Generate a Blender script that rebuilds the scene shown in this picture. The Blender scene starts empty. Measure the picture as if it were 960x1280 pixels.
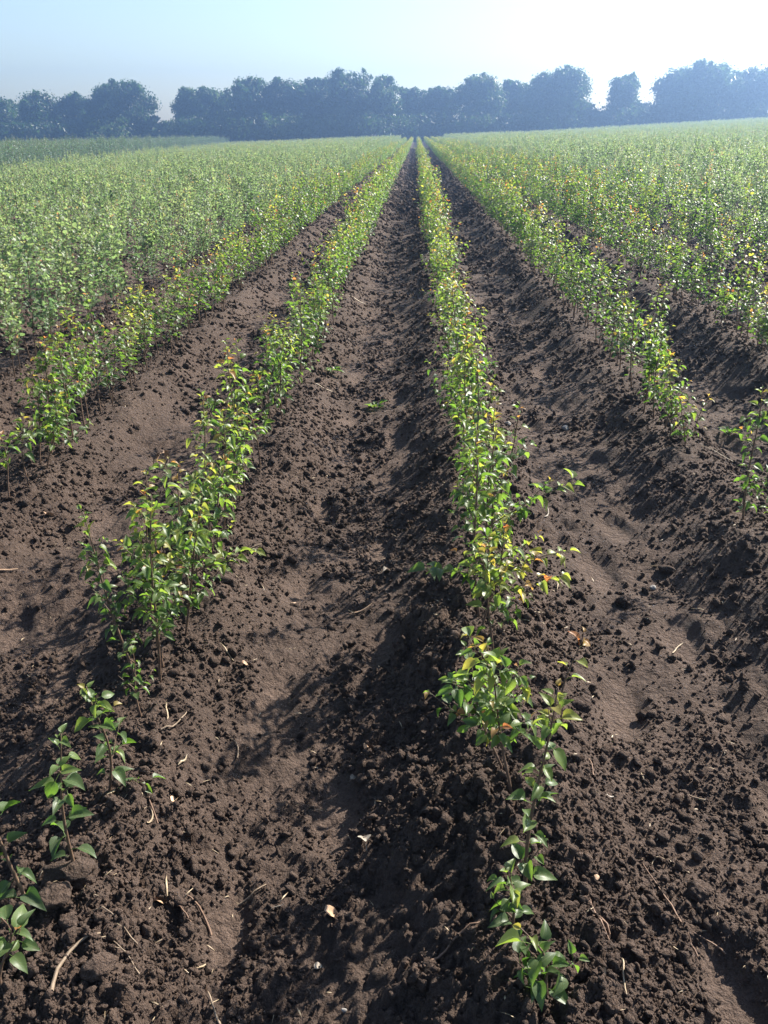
import bpy, math, random
import numpy as np
from mathutils import Matrix, Vector

scene = bpy.context.scene
C = scene.collection
R = math.radians
rng = np.random.default_rng(7)
random.seed(7)

# ------------------------------------------------------------------ camera
CAM_Z = 1.6
cd = bpy.data.cameras.new("camera")
cam = bpy.data.objects.new("camera", cd)
C.objects.link(cam)
cd.sensor_fit = 'VERTICAL'
cd.sensor_height = 24.0
cd.lens = 24.0 * 1073.0 / 1280.0
cd.clip_start = 0.02
cd.clip_end = 3000.0
cam.location = (0, 0, CAM_Z)
cam.rotation_euler = (R(90 - 23.878), 0, R(2.001))
scene.camera = cam

# ------------------------------------------------------------------ light
SUN_EL, SUN_AZ = R(35.5), R(47)          # azimuth from +Y towards +X
world = bpy.data.worlds.new("World")
scene.world = world
world.use_nodes = True
wn, wl = world.node_tree.nodes, world.node_tree.links
wn.clear()
wo = wn.new('ShaderNodeOutputWorld')
bg = wn.new('ShaderNodeBackground')
sky = wn.new('ShaderNodeTexSky')
sky.sky_type = 'NISHITA'
sky.sun_disc = False
sky.sun_elevation = SUN_EL
sky.sun_rotation = SUN_AZ
sky.air_density = 1.0
sky.dust_density = 1.0
sky.ozone_density = 1.5
bg.inputs['Strength'].default_value = 0.067
wl.new(sky.outputs[0], bg.inputs[0])
wl.new(bg.outputs[0], wo.inputs[0])

sd = bpy.data.lights.new("sun", 'SUN')
sd.energy = 5.0
sd.angle = R(0.55)
sd.color = (1.0, 0.94, 0.84)
sun = bpy.data.objects.new("sun", sd)
C.objects.link(sun)
sdir = Vector((math.sin(SUN_AZ) * math.cos(SUN_EL), math.cos(SUN_AZ) * math.cos(SUN_EL), math.sin(SUN_EL)))
sun.rotation_euler = sdir.to_track_quat('Z', 'Y').to_euler()
sun.location = (30, 30, 40)

scene.view_settings.view_transform = 'Standard'
scene.view_settings.look = 'None'
scene.view_settings.gamma = 1.0
scene.view_settings.exposure = 1.62
scene.cycles.max_bounces = 7
scene.cycles.diffuse_bounces = 3
scene.cycles.glossy_bounces = 2
scene.cycles.transmission_bounces = 3
scene.cycles.volume_bounces = 0
scene.cycles.use_denoising = True


# ------------------------------------------------------------------ helpers
def link(o, parent=None):
    C.objects.link(o)
    if parent is not None:
        o.parent = parent
    return o


def tag(o, label=None, cat=None, group=None, kind=None):
    if label: o['label'] = label
    if cat: o['category'] = cat
    if group: o['group'] = group
    if kind: o['kind'] = kind
    return o


def empty(name, loc, label, cat, group=None):
    o = bpy.data.objects.new(name, None)
    o.empty_display_size = 0.05
    o.location = loc
    link(o)
    return tag(o, label, cat, group)


def mesh_obj(name, verts, faces, mat, parent=None, attrs=None, smooth=True, loc=None):
    me = make_mesh(name, verts, faces, mat, attrs, smooth)
    o = bpy.data.objects.new(name, me)
    if loc is not None: o.location = loc
    return link(o, parent)


def make_mesh(name, verts, faces, mat, attrs=None, smooth=True):
    """faces: list of (k x n) integer arrays, each array of one polygon size."""
    verts = np.asarray(verts, dtype=np.float32)
    me = bpy.data.meshes.new(name)
    if isinstance(faces, np.ndarray): faces = [faces]
    faces = [np.asarray(f, dtype=np.int32) for f in faces if len(f)]
    me.vertices.add(len(verts))
    me.vertices.foreach_set('co', verts.ravel())
    nl = sum(f.size for f in faces)
    npoly = sum(len(f) for f in faces)
    me.loops.add(nl)
    me.polygons.add(npoly)
    me.loops.foreach_set('vertex_index', np.concatenate([f.ravel() for f in faces]))
    tot = np.concatenate([np.full(len(f), f.shape[1], dtype=np.int32) for f in faces])
    start = np.concatenate([[0], np.cumsum(tot)[:-1]]).astype(np.int32)
    me.polygons.foreach_set('loop_start', start)
    try:
        me.polygons.foreach_set('loop_total', tot)
    except Exception:
        pass
    me.polygons.foreach_set('use_smooth', np.full(npoly, smooth, dtype=bool))
    for k, v in (attrs or {}).items():
        v = np.asarray(v, dtype=np.float32)
        if v.ndim == 1:
            a = me.attributes.new(k, 'FLOAT', 'POINT')
            a.data.foreach_set('value', v)
        else:
            a = me.attributes.new(k, 'FLOAT_VECTOR', 'POINT')
            a.data.foreach_set('vector', v.ravel())
    if mat is not None: me.materials.append(mat)
    me.update(calc_edges=True)
    me.validate()
    return me


class Buf:
    """Collects pieces of one mesh."""
    def __init__(s):
        s.v, s.q, s.t, s.a, s.n = [], [], [], [], 0

    def add(s, v, q=None, t=None, a=0.0):
        v = np.asarray(v, float)
        s.v.append(v)
        if q is not None and len(q): s.q.append(np.asarray(q) + s.n)
        if t is not None and len(t): s.t.append(np.asarray(t) + s.n)
        s.a.append(np.full(len(v), a))
        s.n += len(v)

    def tube(s, pts, rad, sides=5, a=0.0, cap=True):
        pts = np.asarray(pts, float)
        n = len(pts)
        rad = np.broadcast_to(rad, n)
        tan = np.gradient(pts, axis=0)
        tan /= np.linalg.norm(tan, axis=1)[:, None] + 1e-9
        ref = np.array([0.3, 0.9, 0.2]) if abs(tan[0][1]) < 0.8 else np.array([1.0, 0.1, 0])
        u = np.cross(tan, ref); u /= np.linalg.norm(u, axis=1)[:, None] + 1e-9
        w = np.cross(tan, u)
        ang = np.linspace(0, 2 * np.pi, sides, endpoint=False)
        v = (pts[:, None] + rad[:, None, None] * (np.cos(ang)[None, :, None] * u[:, None] + np.sin(ang)[None, :, None] * w[:, None])).reshape(-1, 3)
        q = []
        for i in range(n - 1):
            for k in range(sides):
                k2 = (k + 1) % sides
                q.append((i * sides + k, i * sides + k2, (i + 1) * sides + k2, (i + 1) * sides + k))
        t = []
        if cap:
            v = np.vstack([v, pts[-1] + tan[-1] * rad[-1] * 0.5])
            m = len(v) - 1
            b = (n - 1) * sides
            t = [(b + k, b + (k + 1) % sides, m) for k in range(sides)]
        s.add(v, q, t, a)

    def mesh(s, name, mat, attr='tint', smooth=True):
        f = []
        if s.q: f.append(np.concatenate(s.q))
        if s.t: f.append(np.concatenate(s.t))
        return make_mesh(name, np.concatenate(s.v), f, mat, {attr: np.concatenate(s.a)}, smooth)

    def obj(s, name, mat, parent=None, **k):
        return link(bpy.data.objects.new(name, s.mesh(name, mat, **k)), parent)


# ------------------------------------------------------------------ noise in numpy
def _h(ix, iy, s):
    n = (ix.astype(np.int64) * 374761393 + iy.astype(np.int64) * 668265263 + s * 974634777) & 0xFFFFFFFF
    n = ((n ^ (n >> 13)) * 1274126177) & 0xFFFFFFFF
    n = ((n ^ (n >> 16)) * 2246822519) & 0xFFFFFFFF
    return ((n ^ (n >> 15)) & 0xFFFFFF).astype(np.float64) / 0xFFFFFF


def vnoise(x, y, s):
    ix, iy = np.floor(x), np.floor(y)
    fx, fy = x - ix, y - iy
    fx = fx * fx * (3 - 2 * fx); fy = fy * fy * (3 - 2 * fy)
    a, b = _h(ix, iy, s), _h(ix + 1, iy, s)
    c, d = _h(ix, iy + 1, s), _h(ix + 1, iy + 1, s)
    return (a * (1 - fx) + b * fx) * (1 - fy) + (c * (1 - fx) + d * fx) * fy * 1.0 - 0.5


def lumps(x, y, size, s, fill=0.55):
    """rounded clods: half-buried balls, one per cell, some cells empty"""
    x, y = x / size, y / size
    wx = vnoise(x * 2.3, y * 2.3, s + 11) * .55 + vnoise(x * 5.1, y * 5.1, s + 13) * .3
    wy = vnoise(x * 2.3, y * 2.3, s + 12) * .55 + vnoise(x * 5.1, y * 5.1, s + 14) * .3
    x, y = x + wx, y + wy
    ix, iy = np.floor(x), np.floor(y)
    out = np.zeros_like(x)
    for dx in (-1, 0, 1):
        for dy in (-1, 0, 1):
            cx, cy = ix + dx, iy + dy
            px = cx + 0.15 + 0.7 * _h(cx, cy, s); py = cy + 0.15 + 0.7 * _h(cx, cy, s + 1)
            r = 0.22 + 0.42 * _h(cx, cy, s + 2) ** 1.5
            on = _h(cx, cy, s + 3) < fill
            st = 0.7 + 0.6 * _h(cx, cy, s + 4)
            d2 = ((x - px) * st) ** 2 + ((y - py) / st) ** 2
            hgt = np.sqrt(np.maximum(r * r - d2, 0))
            hgt = np.minimum(hgt, r * 0.8) * on
            out = np.maximum(out, hgt)
    return out * size


# ------------------------------------------------------------------ terrain
SP = 1.06
ROWS = {0: 0.25, -1: -0.745, -2: -1.815, 1: 1.345}
def row_x(k):
    if k in ROWS: return ROWS[k]
    return ROWS[1] + SP * (k - 1) if k > 1 else ROWS[-2] + .15 + SP * (k + 2)
ROW_K = list(range(-120, 110))
ROW_XS = np.array([row_x(k) for k in ROW_K])

def rx_(x): return np.maximum(0.008, 0.014 * (np.abs(x - 0.05) - 0.75))
def ry_(y): return np.maximum(0.0075, 0.0070 * np.abs(y))

FOOT = []
for fx0, y0 in ((-0.26, 1.0), (0.80, 0.85), (-1.28, 1.6), (1.88, 2.4)):
    y = y0; side = 1
    while y < 15:
        FOOT.append((fx0 + side * 0.12 + random.uniform(-.05, .05), y + random.uniform(-.06, .06), random.uniform(-.25, .25), random.uniform(.75, 1.1)))
        side = -side; y += random.uniform(.30, .5)

def foot_mask(x, y):
    m = np.zeros_like(x)
    for fx, fy, a, s in FOOT:
        sel = (np.abs(x - fx) < .3) & (np.abs(y - fy) < .3)
        if not sel.any(): continue
        dx, dy = x[sel] - fx, y[sel] - fy
        u = dx * math.cos(a) - dy * math.sin(a); w = dx * math.sin(a) + dy * math.cos(a)
        d = np.sqrt((u / (.062 * s)) ** 2 + (w / (.145 * s)) ** 2)
        m[sel] = np.maximum(m[sel], np.clip(1.55 - d, 0, 1))
    return m * m * (3 - 2 * m)


def base_z(x, y):
    x = np.asarray(x, float)
    return 0.028 * 300 * np.tanh(x / 300.0) + np.where(x > 0, 2.2 * x * x / (x * x + 2700.0), 0)

def ridge(x, y):
    i = np.clip(np.searchsorted(ROW_XS, x), 1, len(ROW_XS) - 1)
    u = np.minimum(np.abs(x - ROW_XS[i - 1]), np.abs(x - ROW_XS[i]))
    u = u + 0.05 * vnoise(x * 2.1, y * 2.1, 31) + 0.03 * vnoise(x * 6, y * 6, 32)
    pr = np.exp(-(np.maximum(u - 0.05, 0) / 0.21) ** 2)
    hgt = 0.15 * (1 + 0.25 * vnoise(x * .7, y * .8, 33))
    inside = (x > ROW_XS[0]) & (x < ROW_XS[-1]) & (y < 166)
    return hgt * pr * inside * np.clip((0.22 - rx_(x)) / 0.1, 0, 1), pr

def terrain(x, y, want_dry=False):
    x = np.asarray(x, float); y = np.asarray(y, float)
    res = np.maximum(rx_(x), ry_(y))
    z = base_z(x, y)
    rd, pr = ridge(x, y)
    z = z + rd
    near = res < 0.12
    xs, ys, rs = x[near], y[near], res[near]
    fm = foot_mask(xs, ys)
    rough = (1 - 0.75 * fm) * (0.72 + 0.28 * np.clip(pr[near] * 1.6, 0, 1))
    patch = np.clip(0.75 + 1.3 * vnoise(xs * 1.7, ys * 1.7, 41), 0.45, 1.3)
    dz = 0.050 * vnoise(xs * 3.1, ys * 3.1, 1) + 0.034 * vnoise(xs * 7.3, ys * 7.3, 2) * rough
    def att(size): return np.clip(size / (1.7 * rs) - 0.6, 0, 1)
    dz += lumps(xs, ys, 0.13, 100, .42) * 0.32 * rough * att(.13) * patch
    dz += 0.020 * vnoise(xs * 17, ys * 17, 3) * rough * att(.06)
    dz += lumps(xs + 3.1, ys + 1.7, 0.062, 200, .7) * 0.62 * rough * att(.062) * patch
    dz += 0.019 * vnoise(xs * 41, ys * 41, 4) * rough * att(.03)
    k = rs < 0.03
    if k.any():
        dz[k] += (lumps(xs[k] + .7, ys[k] + 5.7, 0.030, 300, .8) * .85 * rough[k] * att(.030)[k]) * patch[k]
        dz[k] += lumps(xs[k] + 2.2, ys[k] + 9.1, 0.019, 500, .9) * .8 * rough[k] * att(.022)[k]
        dz[k] += 0.016 * vnoise(xs[k] * 90, ys[k] * 90, 5) * att(.016)[k] * (0.35 + rough[k])
    dz -= 0.030 * fm
    z[near] += dz
    if not want_dry: return z
    dry = np.zeros_like(x)
    dry[near] = 0.9 * fm + 0.25 * np.clip(1.2 - patch, 0, 1)
    return z, dry


# ------------------------------------------------------------------ materials
def new_mat(name):
    m = bpy.data.materials.new(name)
    m.use_nodes = True
    n, l = m.node_tree.nodes, m.node_tree.links
    n.clear()
    out = n.new('ShaderNodeOutputMaterial')
    return m, n, l, out

def ramp(n, stops):
    r = n.new('ShaderNodeValToRGB')
    e = r.color_ramp.elements
    while len(e) > 1: e.remove(e[-1])
    for i, (p, c) in enumerate(stops):
        s = e[0] if i == 0 else e.new(p)
        s.position = p
        s.color = (*c, 1)
    return r

def noise(n, l, vec, scale, detail=4, rough=.6):
    t = n.new('ShaderNodeTexNoise')
    t.inputs['Scale'].default_value = scale
    t.inputs['Detail'].default_value = detail
    t.inputs['Roughness'].default_value = rough
    if vec is not None: l.new(vec, t.inputs['Vector'])
    return t

def math_(n, l, op, a, b=None, clamp=False):
    t = n.new('ShaderNodeMath'); t.operation = op; t.use_clamp = clamp
    for i, v in enumerate((a, b)):
        if v is None: continue
        if isinstance(v, (int, float)): t.inputs[i].default_value = v
        else: l.new(v, t.inputs[i])
    return t.outputs[0]


def soil_material(name, object_space=False):
    m, n, l, out = new_mat(name)
    p = n.new('ShaderNodeBsdfPrincipled')
    tc = n.new('ShaderNodeTexCoord')
    geo = n.new('ShaderNodeNewGeometry')
    pos = geo.outputs['Position']
    n1 = noise(n, l, pos, 2.2, 5, .6)
    n2 = noise(n, l, pos, 38, 5, .7)
    n3 = noise(n, l, pos, 260, 3, .7)
    mixv = math_(n, l, 'ADD', math_(n, l, 'MULTIPLY', n1.outputs[0], .24), math_(n, l, 'ADD', math_(n, l, 'MULTIPLY', n2.outputs[0], .4), math_(n, l, 'MULTIPLY', n3.outputs[0], .42)))
    at = n.new('ShaderNodeAttribute'); at.attribute_name = 'dry'
    v = math_(n, l, 'ADD', mixv, math_(n, l, 'MULTIPLY', at.outputs['Fac'], .10))
    rp = ramp(n, [(.30, (.033, .0215, .0155)), (.50, (.069, .0460, .0345)), (.66, (.120, .082, .0625)), (.85, (.19, .132, .102))])
    l.new(v, rp.inputs[0])
    l.new(rp.outputs[0], p.inputs['Base Color'])
    p.inputs['Roughness'].default_value = .92
    p.inputs['Specular IOR Level'].default_value = .25
    bsum = math_(n, l, 'ADD', math_(n, l, 'MULTIPLY', n2.outputs[0], .032), math_(n, l, 'MULTIPLY', n3.outputs[0], .008))
    n4 = noise(n, l, pos, 110, 4, .75)
    bsum = math_(n, l, 'ADD', bsum, math_(n, l, 'MULTIPLY', n4.outputs[0], .020))
    n5 = noise(n, l, pos, 9, 4, .7)
    bsum = math_(n, l, 'ADD', bsum, math_(n, l, 'MULTIPLY', n5.outputs[0], .05))
    for sc_, am_ in ((42, -.016), (95, -.0075), (210, -.0035)):
        wn_ = noise(n, l, pos, sc_ * .8, 2, .5)
        vm = n.new('ShaderNodeVectorMath'); vm.operation = 'MULTIPLY_ADD'
        l.new(wn_.outputs['Color'], vm.inputs[0]); vm.inputs[1].default_value = (.9 / sc_,) * 3; l.new(pos, vm.inputs[2])
        vo = n.new('ShaderNodeTexVoronoi'); vo.inputs['Scale'].default_value = sc_
        l.new(vm.outputs[0], vo.inputs['Vector'])
        bsum = math_(n, l, 'ADD', bsum, math_(n, l, 'MULTIPLY', vo.outputs['Distance'], am_))
    b = n.new('ShaderNodeBump')
    b.inputs['Strength'].default_value = .9
    b.inputs['Distance'].default_value = 1.0
    l.new(bsum, b.inputs['Height'])
    l.new(b.outputs[0], p.inputs['Normal'])
    l.new(p.outputs[0], out.inputs[0])
    return m


def leaf_material(name, base, trans, rough=.40, fac=.47, spec=.45, jitter=.14, veins=True):
    m, n, l, out = new_mat(name)
    at = n.new('ShaderNodeAttribute'); at.attribute_name = 'tint'
    oi = n.new('ShaderNodeObjectInfo')
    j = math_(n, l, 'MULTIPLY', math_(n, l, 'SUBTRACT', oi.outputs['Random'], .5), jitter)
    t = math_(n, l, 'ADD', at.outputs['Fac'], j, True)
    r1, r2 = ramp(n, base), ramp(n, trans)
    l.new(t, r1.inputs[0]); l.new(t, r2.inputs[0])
    geo = n.new('ShaderNodeNewGeometry')
    col = r1.outputs[0]
    if veins:
        lu = n.new('ShaderNodeAttribute'); lu.attribute_name = 'leafuv'
        sx = n.new('ShaderNodeSeparateXYZ'); l.new(lu.outputs['Vector'], sx.inputs[0])
        au = math_(n, l, 'ABSOLUTE', sx.outputs[0])
        mid = math_(n, l, 'LESS_THAN', au, .035)
        wv = math_(n, l, 'SINE', math_(n, l, 'MULTIPLY', math_(n, l, 'SUBTRACT', sx.outputs[1], math_(n, l, 'MULTIPLY', au, .7)), 44.0))
        side = math_(n, l, 'MULTIPLY', math_(n, l, 'GREATER_THAN', wv, .86), .35)
        vf = math_(n, l, 'MAXIMUM', math_(n, l, 'MULTIPLY', mid, .7), side)
        mx = n.new('ShaderNodeMixRGB'); mx.blend_type = 'MIX'
        l.new(vf, mx.inputs[0]); l.new(col, mx.inputs[1]); mx.inputs[2].default_value = (.20, .26, .09, 1)
        col = mx.outputs[0]
    sp = noise(n, l, geo.outputs['Position'], 95, 3, .7)
    spk = n.new('ShaderNodeMixRGB')
    l.new(math_(n, l, 'MULTIPLY', math_(n, l, 'GREATER_THAN', sp.outputs[0], .66), .55), spk.inputs[0])
    l.new(col, spk.inputs[1]); spk.inputs[2].default_value = (.12, .085, .05, 1)
    col = spk.outputs[0]
    # paler underside
    mb = n.new('ShaderNodeMixRGB')
    l.new(math_(n, l, 'MULTIPLY', geo.outputs['Backfacing'], .22), mb.inputs[0])
    l.new(col, mb.inputs[1]); mb.inputs[2].default_value = (.17, .21, .13, 1)
    p = n.new('ShaderNodeBsdfPrincipled')
    l.new(mb.outputs[0], p.inputs['Base Color'])
    nz = noise(n, l, geo.outputs['Position'], 60, 2, .6)
    l.new(math_(n, l, 'ADD', math_(n, l, 'MULTIPLY', nz.outputs[0], .25), rough - .12), p.inputs['Roughness'])
    p.inputs['Specular IOR Level'].default_value = spec
    tr = n.new('ShaderNodeBsdfTranslucent')
    l.new(r2.outputs[0], tr.inputs[0])
    ms = n.new('ShaderNodeMixShader'); ms.inputs[0].default_value = fac
    l.new(p.outputs[0], ms.inputs[1]); l.new(tr.outputs[0], ms.inputs[2])
    l.new(ms.outputs[0], out.inputs[0])
    return m


def plain_material(name, c1, c2, rough=.7, scale=40, bump=.3, tint=False):
    m, n, l, out = new_mat(name)
    p = n.new('ShaderNodeBsdfPrincipled')
    tc = n.new('ShaderNodeTexCoord')
    nz = noise(n, l, tc.outputs['Object'], scale, 4, .6)
    rp = ramp(n, [(.3, c1), (.7, c2)])
    l.new(nz.outputs[0], rp.inputs[0])
    col = rp.outputs[0]
    l.new(col, p.inputs['Base Color'])
    p.inputs['Roughness'].default_value = rough
    b = n.new('ShaderNodeBump'); b.inputs['Strength'].default_value = bump; b.inputs['Distance'].default_value = .003
    l.new(nz.outputs[0], b.inputs['Height']); l.new(b.outputs[0], p.inputs['Normal'])
    l.new(p.outputs[0], out.inputs[0])
    return m


M_SOIL = soil_material('dark_soil')
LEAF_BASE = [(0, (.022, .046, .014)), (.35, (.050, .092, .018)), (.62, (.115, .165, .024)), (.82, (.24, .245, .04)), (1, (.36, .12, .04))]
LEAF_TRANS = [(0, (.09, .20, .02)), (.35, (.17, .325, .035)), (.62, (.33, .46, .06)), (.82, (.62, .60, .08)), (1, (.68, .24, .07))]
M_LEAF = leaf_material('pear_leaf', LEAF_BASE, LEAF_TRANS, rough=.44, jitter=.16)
GL_BASE = [(0, (.060, .090, .052)), (.35, (.118, .162, .090)), (.62, (.19, .235, .122)), (.82, (.23, .27, .15)), (1, (.32, .15, .07))]
GL_TRANS = [(0, (.13, .23, .10)), (.35, (.26, .40, .13)), (.62, (.38, .51, .18)), (.82, (.50, .57, .19)), (1, (.6, .28, .12))]
M_GLEAF = leaf_material('grey_green_leaf', GL_BASE, GL_TRANS, rough=.50, fac=.44, spec=.45, jitter=.16)
DK_BASE = [(0, (.05, .085, .065)), (.5, (.105, .155, .11)), (1, (.16, .21, .14))]
DK_TRANS = [(0, (.08, .17, .08)), (.5, (.18, .31, .13)), (1, (.25, .38, .1))]
M_DLEAF = leaf_material('dark_block_leaf', DK_BASE, DK_TRANS, fac=.3, veins=False)
TREE_BASE = [(0, (.018, .036, .014)), (.5, (.036, .066, .022)), (1, (.075, .105, .032))]
TREE_TRANS = [(0, (.03, .08, .02)), (.5, (.08, .18, .03)), (1, (.2, .3, .06))]
M_TLEAF = leaf_material('tree_leaf', TREE_BASE, TREE_TRANS, rough=.5, fac=.3, jitter=.3, veins=False)
M_STEM = plain_material('sapling_bark', (.085, .048, .032), (.16, .10, .062), .6, 60)
M_BARK = plain_material('tree_bark', (.05, .04, .03), (.12, .10, .08), .9, 3)
M_STRAW = plain_material('dry_straw', (.20, .14, .08), (.46, .36, .23), .6, 50)
M_TWIG = plain_material('brown_twig', (.10, .055, .035), (.22, .13, .08), .75, 60)
M_PTWIG = plain_material('pale_twig', (.14, .095, .06), (.27, .20, .135), .75, 60)
M_DRY = plain_material('dry_leaf_tan', (.28, .16, .09), (.50, .34, .21), .6, 30)
M_CHIP = plain_material('pale_chip', (.18, .145, .11), (.36, .31, .25), .7, 60)
M_STONE = plain_material('pale_stone', (.15, .135, .12), (.28, .26, .24), .8, 70)

# ------------------------------------------------------------------ ground sheet
def coords(a, b, f, start):
    up = [start]
    while up[-1] < b: up.append(up[-1] + float(f(up[-1])))
    dn = [start]
    while dn[-1] > a: dn.append(dn[-1] - float(f(dn[-1])))
    return np.array(dn[::-1] + up[1:])

gx = coords(-250, 250, lambda x: max(rx_(np.array(x)), .008), 0.05)
gy = coords(0.55, 290, lambda y: ry_(np.array(y)), 1.0)
gy = np.concatenate([[-60, -30, -14, -7, -3.5, -1.8, -.9, -.4, 0, .2, .35, .45], gy])
X, Y = np.meshgrid(gx, gy)
zz, dry = terrain(X.ravel(), Y.ravel(), True)
nx, ny = len(gx), len(gy)
idx = np.arange(nx * ny).reshape(ny, nx)
gf = np.stack([idx[:-1, :-1].ravel(), idx[:-1, 1:].ravel(), idx[1:, 1:].ravel(), idx[1:, :-1].ravel()], 1)
g = mesh_obj('ground', np.stack([X.ravel(), Y.ravel(), zz], 1), gf, M_SOIL, attrs={'dry': dry})
tag(g, 'dark brown ploughed soil heaped into long parallel planting ridges', kind='structure')
print('ground quads', len(gf))


def gz(x, y):
    return float(terrain(np.array([x]), np.array([y]))[0])

# ------------------------------------------------------------------ leaf shapes
def leaf_template(detail, width=.36, fold=.35, curl=.25, petiole=.45, wave=.0, seed=0):
    """unit leaf: blade from x=0 to x=1 along +X, upper side +Z, petiole behind; returns verts, quads, tris, leafuv"""
    r = random.Random(seed)
    if detail == 2:
        ts = [0, .10, .28, .50, .72, .89, 1]; ws = [0, .70, 1.0, .95, .64, .24, 0]; cols = [-1, -.5, 0, .5, 1]
    elif detail == 1:
        ts = [0, .22, .55, .82, 1]; ws = [0, .9, 1.0, .52, 0]; cols = [-1, 0, 1]
    else:
        ts = [0, .42, 1]; ws = [.12, 1.0, 0]; cols = [-1, 0, 1]
    V, Q, T, UV = [], [], [], []
    bend = r.uniform(-.12, .12)
    for t, w in zip(ts, ws):
        for c in cols:
            y = c * w * width + bend * t * t
            z = abs(c) * w * width * fold * (1 - .3 * t) - curl * t * t + wave * math.sin(9 * t + 3 * c + seed) * abs(c)
            V.append((t - .12 * curl * t * t, y, z)); UV.append((c, t, 0))
    nc = len(cols)
    for i in range(len(ts) - 1):
        for k in range(nc - 1):
            Q.append((i * nc + k, i * nc + k + 1, (i + 1) * nc + k + 1, (i + 1) * nc + k))
    if detail == 2 and petiole:
        n0 = len(V)
        rad = .016
        for i, (px, pz) in enumerate(((-petiole, .06 - petiole * .35), (-petiole * .5, .03 - petiole * .1), (.04, 0))):
            for a in (0, 2.1, 4.2):
                V.append((px, rad * math.cos(a), pz - rad + rad * math.sin(a))); UV.append((0, 0, 0))
        for i in range(2):
            for k in range(3):
                Q.append((n0 + i * 3 + k, n0 + i * 3 + (k + 1) % 3, n0 + i * 3 + 3 + (k + 1) % 3, n0 + i * 3 + 3 + k))
    return np.array(V), np.array(Q), np.array(UV, float)

TINTS = [.10, .26, .40, .54, .68, .80, .93]
LEAF_MESH = {}
def leaf_mesh(shape, ti, mat):
    key = (shape, ti, mat.name)
    if key not in LEAF_MESH:
        r = random.Random(shape)
        V, Q, UV = leaf_template(2, r.uniform(.28, .37), r.uniform(.3, 1.1), r.uniform(.15, .9), .5, r.uniform(.01, .05), shape)
        me = make_mesh('leaf', V, [Q], mat, {'tint': np.full(len(V), TINTS[ti]), 'leafuv': UV})
        LEAF_MESH[key] = me
    return LEAF_MESH[key]
N_SHAPES = 14

T1 = [leaf_template(1, w, f, c, 0, 0, i) for i, (w, f, c) in enumerate(((.36, .35, .2), (.33, .6, .35), (.40, .2, .1), (.34, .4, .5)))]
T0 = [leaf_template(0, .36, .4, .25, 0, 0, 5), leaf_template(0, .33, .6, .45, 0, 0, 6)]


# ------------------------------------------------------------------ sapling growth
def frame(d, up):
    d = d / (np.linalg.norm(d) + 1e-9)
    s = np.cross(up, d); s /= np.linalg.norm(s) + 1e-9
    n = np.cross(d, s)
    return np.stack([d, s, n], 1)          # columns: x=along, y=side, z=normal

def grow(r, h, lean=(0, 0), shoots=6, shoot_len=.14, bare=.25, leaf=.045, spacing=.022, tip=0.0, tintbias=0.0, upright=0.0):
    """returns stem paths [(pts, radii)] and leaves [(pos, 3x3, size, tint)]"""
    P, L = [], []
    n = 9
    ph = r.uniform(0, 6.28)
    wob = r.uniform(.004, .014)
    pts = []
    for i in range(n):
        t = i / (n - 1)
        pts.append((lean[0] * t ** 1.25 + wob * math.sin(5 * t + ph), lean[1] * t ** 1.25 + wob * math.cos(4 * t + ph), h * t))
    pts = np.array(pts)
    rad = np.linspace(.0048, .0014, n) * (0.6 + h * .7)
    P.append((np.vstack([pts[0] - [0, 0, .05], pts]), np.concatenate([[rad[0] * 1.05], rad])))
    def at(path, t):
        f = t * (len(path) - 1); i = min(int(f), len(path) - 2); f -= i
        return path[i] * (1 - f) + path[i + 1] * f, path[i + 1] - path[i]
    def leaves(path, length, t0, size, is_main, hh):
        k = 0; az = r.uniform(0, 6.28)
        s = t0 * length
        while s <= length * 1.0:
            t = s / length
            p, tg = at(path, min(t, 1))
            tg = tg / (np.linalg.norm(tg) + 1e-9)
            az += 2.4 + r.uniform(-.4, .4)
            out = np.array([math.cos(az), math.sin(az), 0]); out = out - tg * (out @ tg); out /= np.linalg.norm(out) + 1e-9
            up = (r.uniform(.05, .95) if t < .85 else r.uniform(.6, 1.8)) + upright
            d = out + tg * up + np.array([0, 0, r.uniform(-.55, .15) + .45 * upright])
            d /= np.linalg.norm(d)
            nrm = np.array([r.gauss(0, .45), r.gauss(0, .45), 1.0]) + tg * .3
            Fm = frame(d, nrm)
            sz = size * r.uniform(.62, 1.12) * (1.0 if t < .8 else 1.0 - .55 * (t - .8) / .2)
            pet = sz * r.uniform(.3, .55)
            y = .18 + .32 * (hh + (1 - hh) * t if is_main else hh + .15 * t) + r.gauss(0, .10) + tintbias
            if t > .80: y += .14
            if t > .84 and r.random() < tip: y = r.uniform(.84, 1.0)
            elif r.random() < .002: y = r.uniform(.8, .95)
            L.append((p + d * pet, Fm, sz, min(max(y, 0), 1)))
            s += spacing * r.uniform(.6, 1.4) * (1 if t < .85 else .6)
            k += 1
    leaves(pts, h, bare, leaf, True, 0.1)
    for i in range(shoots):
        t = r.uniform(max(bare - .05, .05), .86)
        p, tg = at(pts, t)
        az = r.uniform(0, 6.28)
        ln = shoot_len * r.uniform(.4, 1.25) * (1.15 - .6 * t) * (1.7 if r.random() < .1 else 1)
        d0 = np.array([math.cos(az), math.sin(az), r.uniform(.35, 1.3) + 1.2 * upright]); d0 /= np.linalg.norm(d0)
        sp = [p]
        for q in range(4):
            d0 = d0 + np.array([r.gauss(0, .12), r.gauss(0, .12), .12]); d0 /= np.linalg.norm(d0)
            sp.append(sp[-1] + d0 * ln / 4)
        sp = np.array(sp)
        P.append((sp, np.linspace(.0017, .0008, 5)))
        leaves(sp, ln, .2, leaf * .84, False, t)
    return P, L

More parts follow.
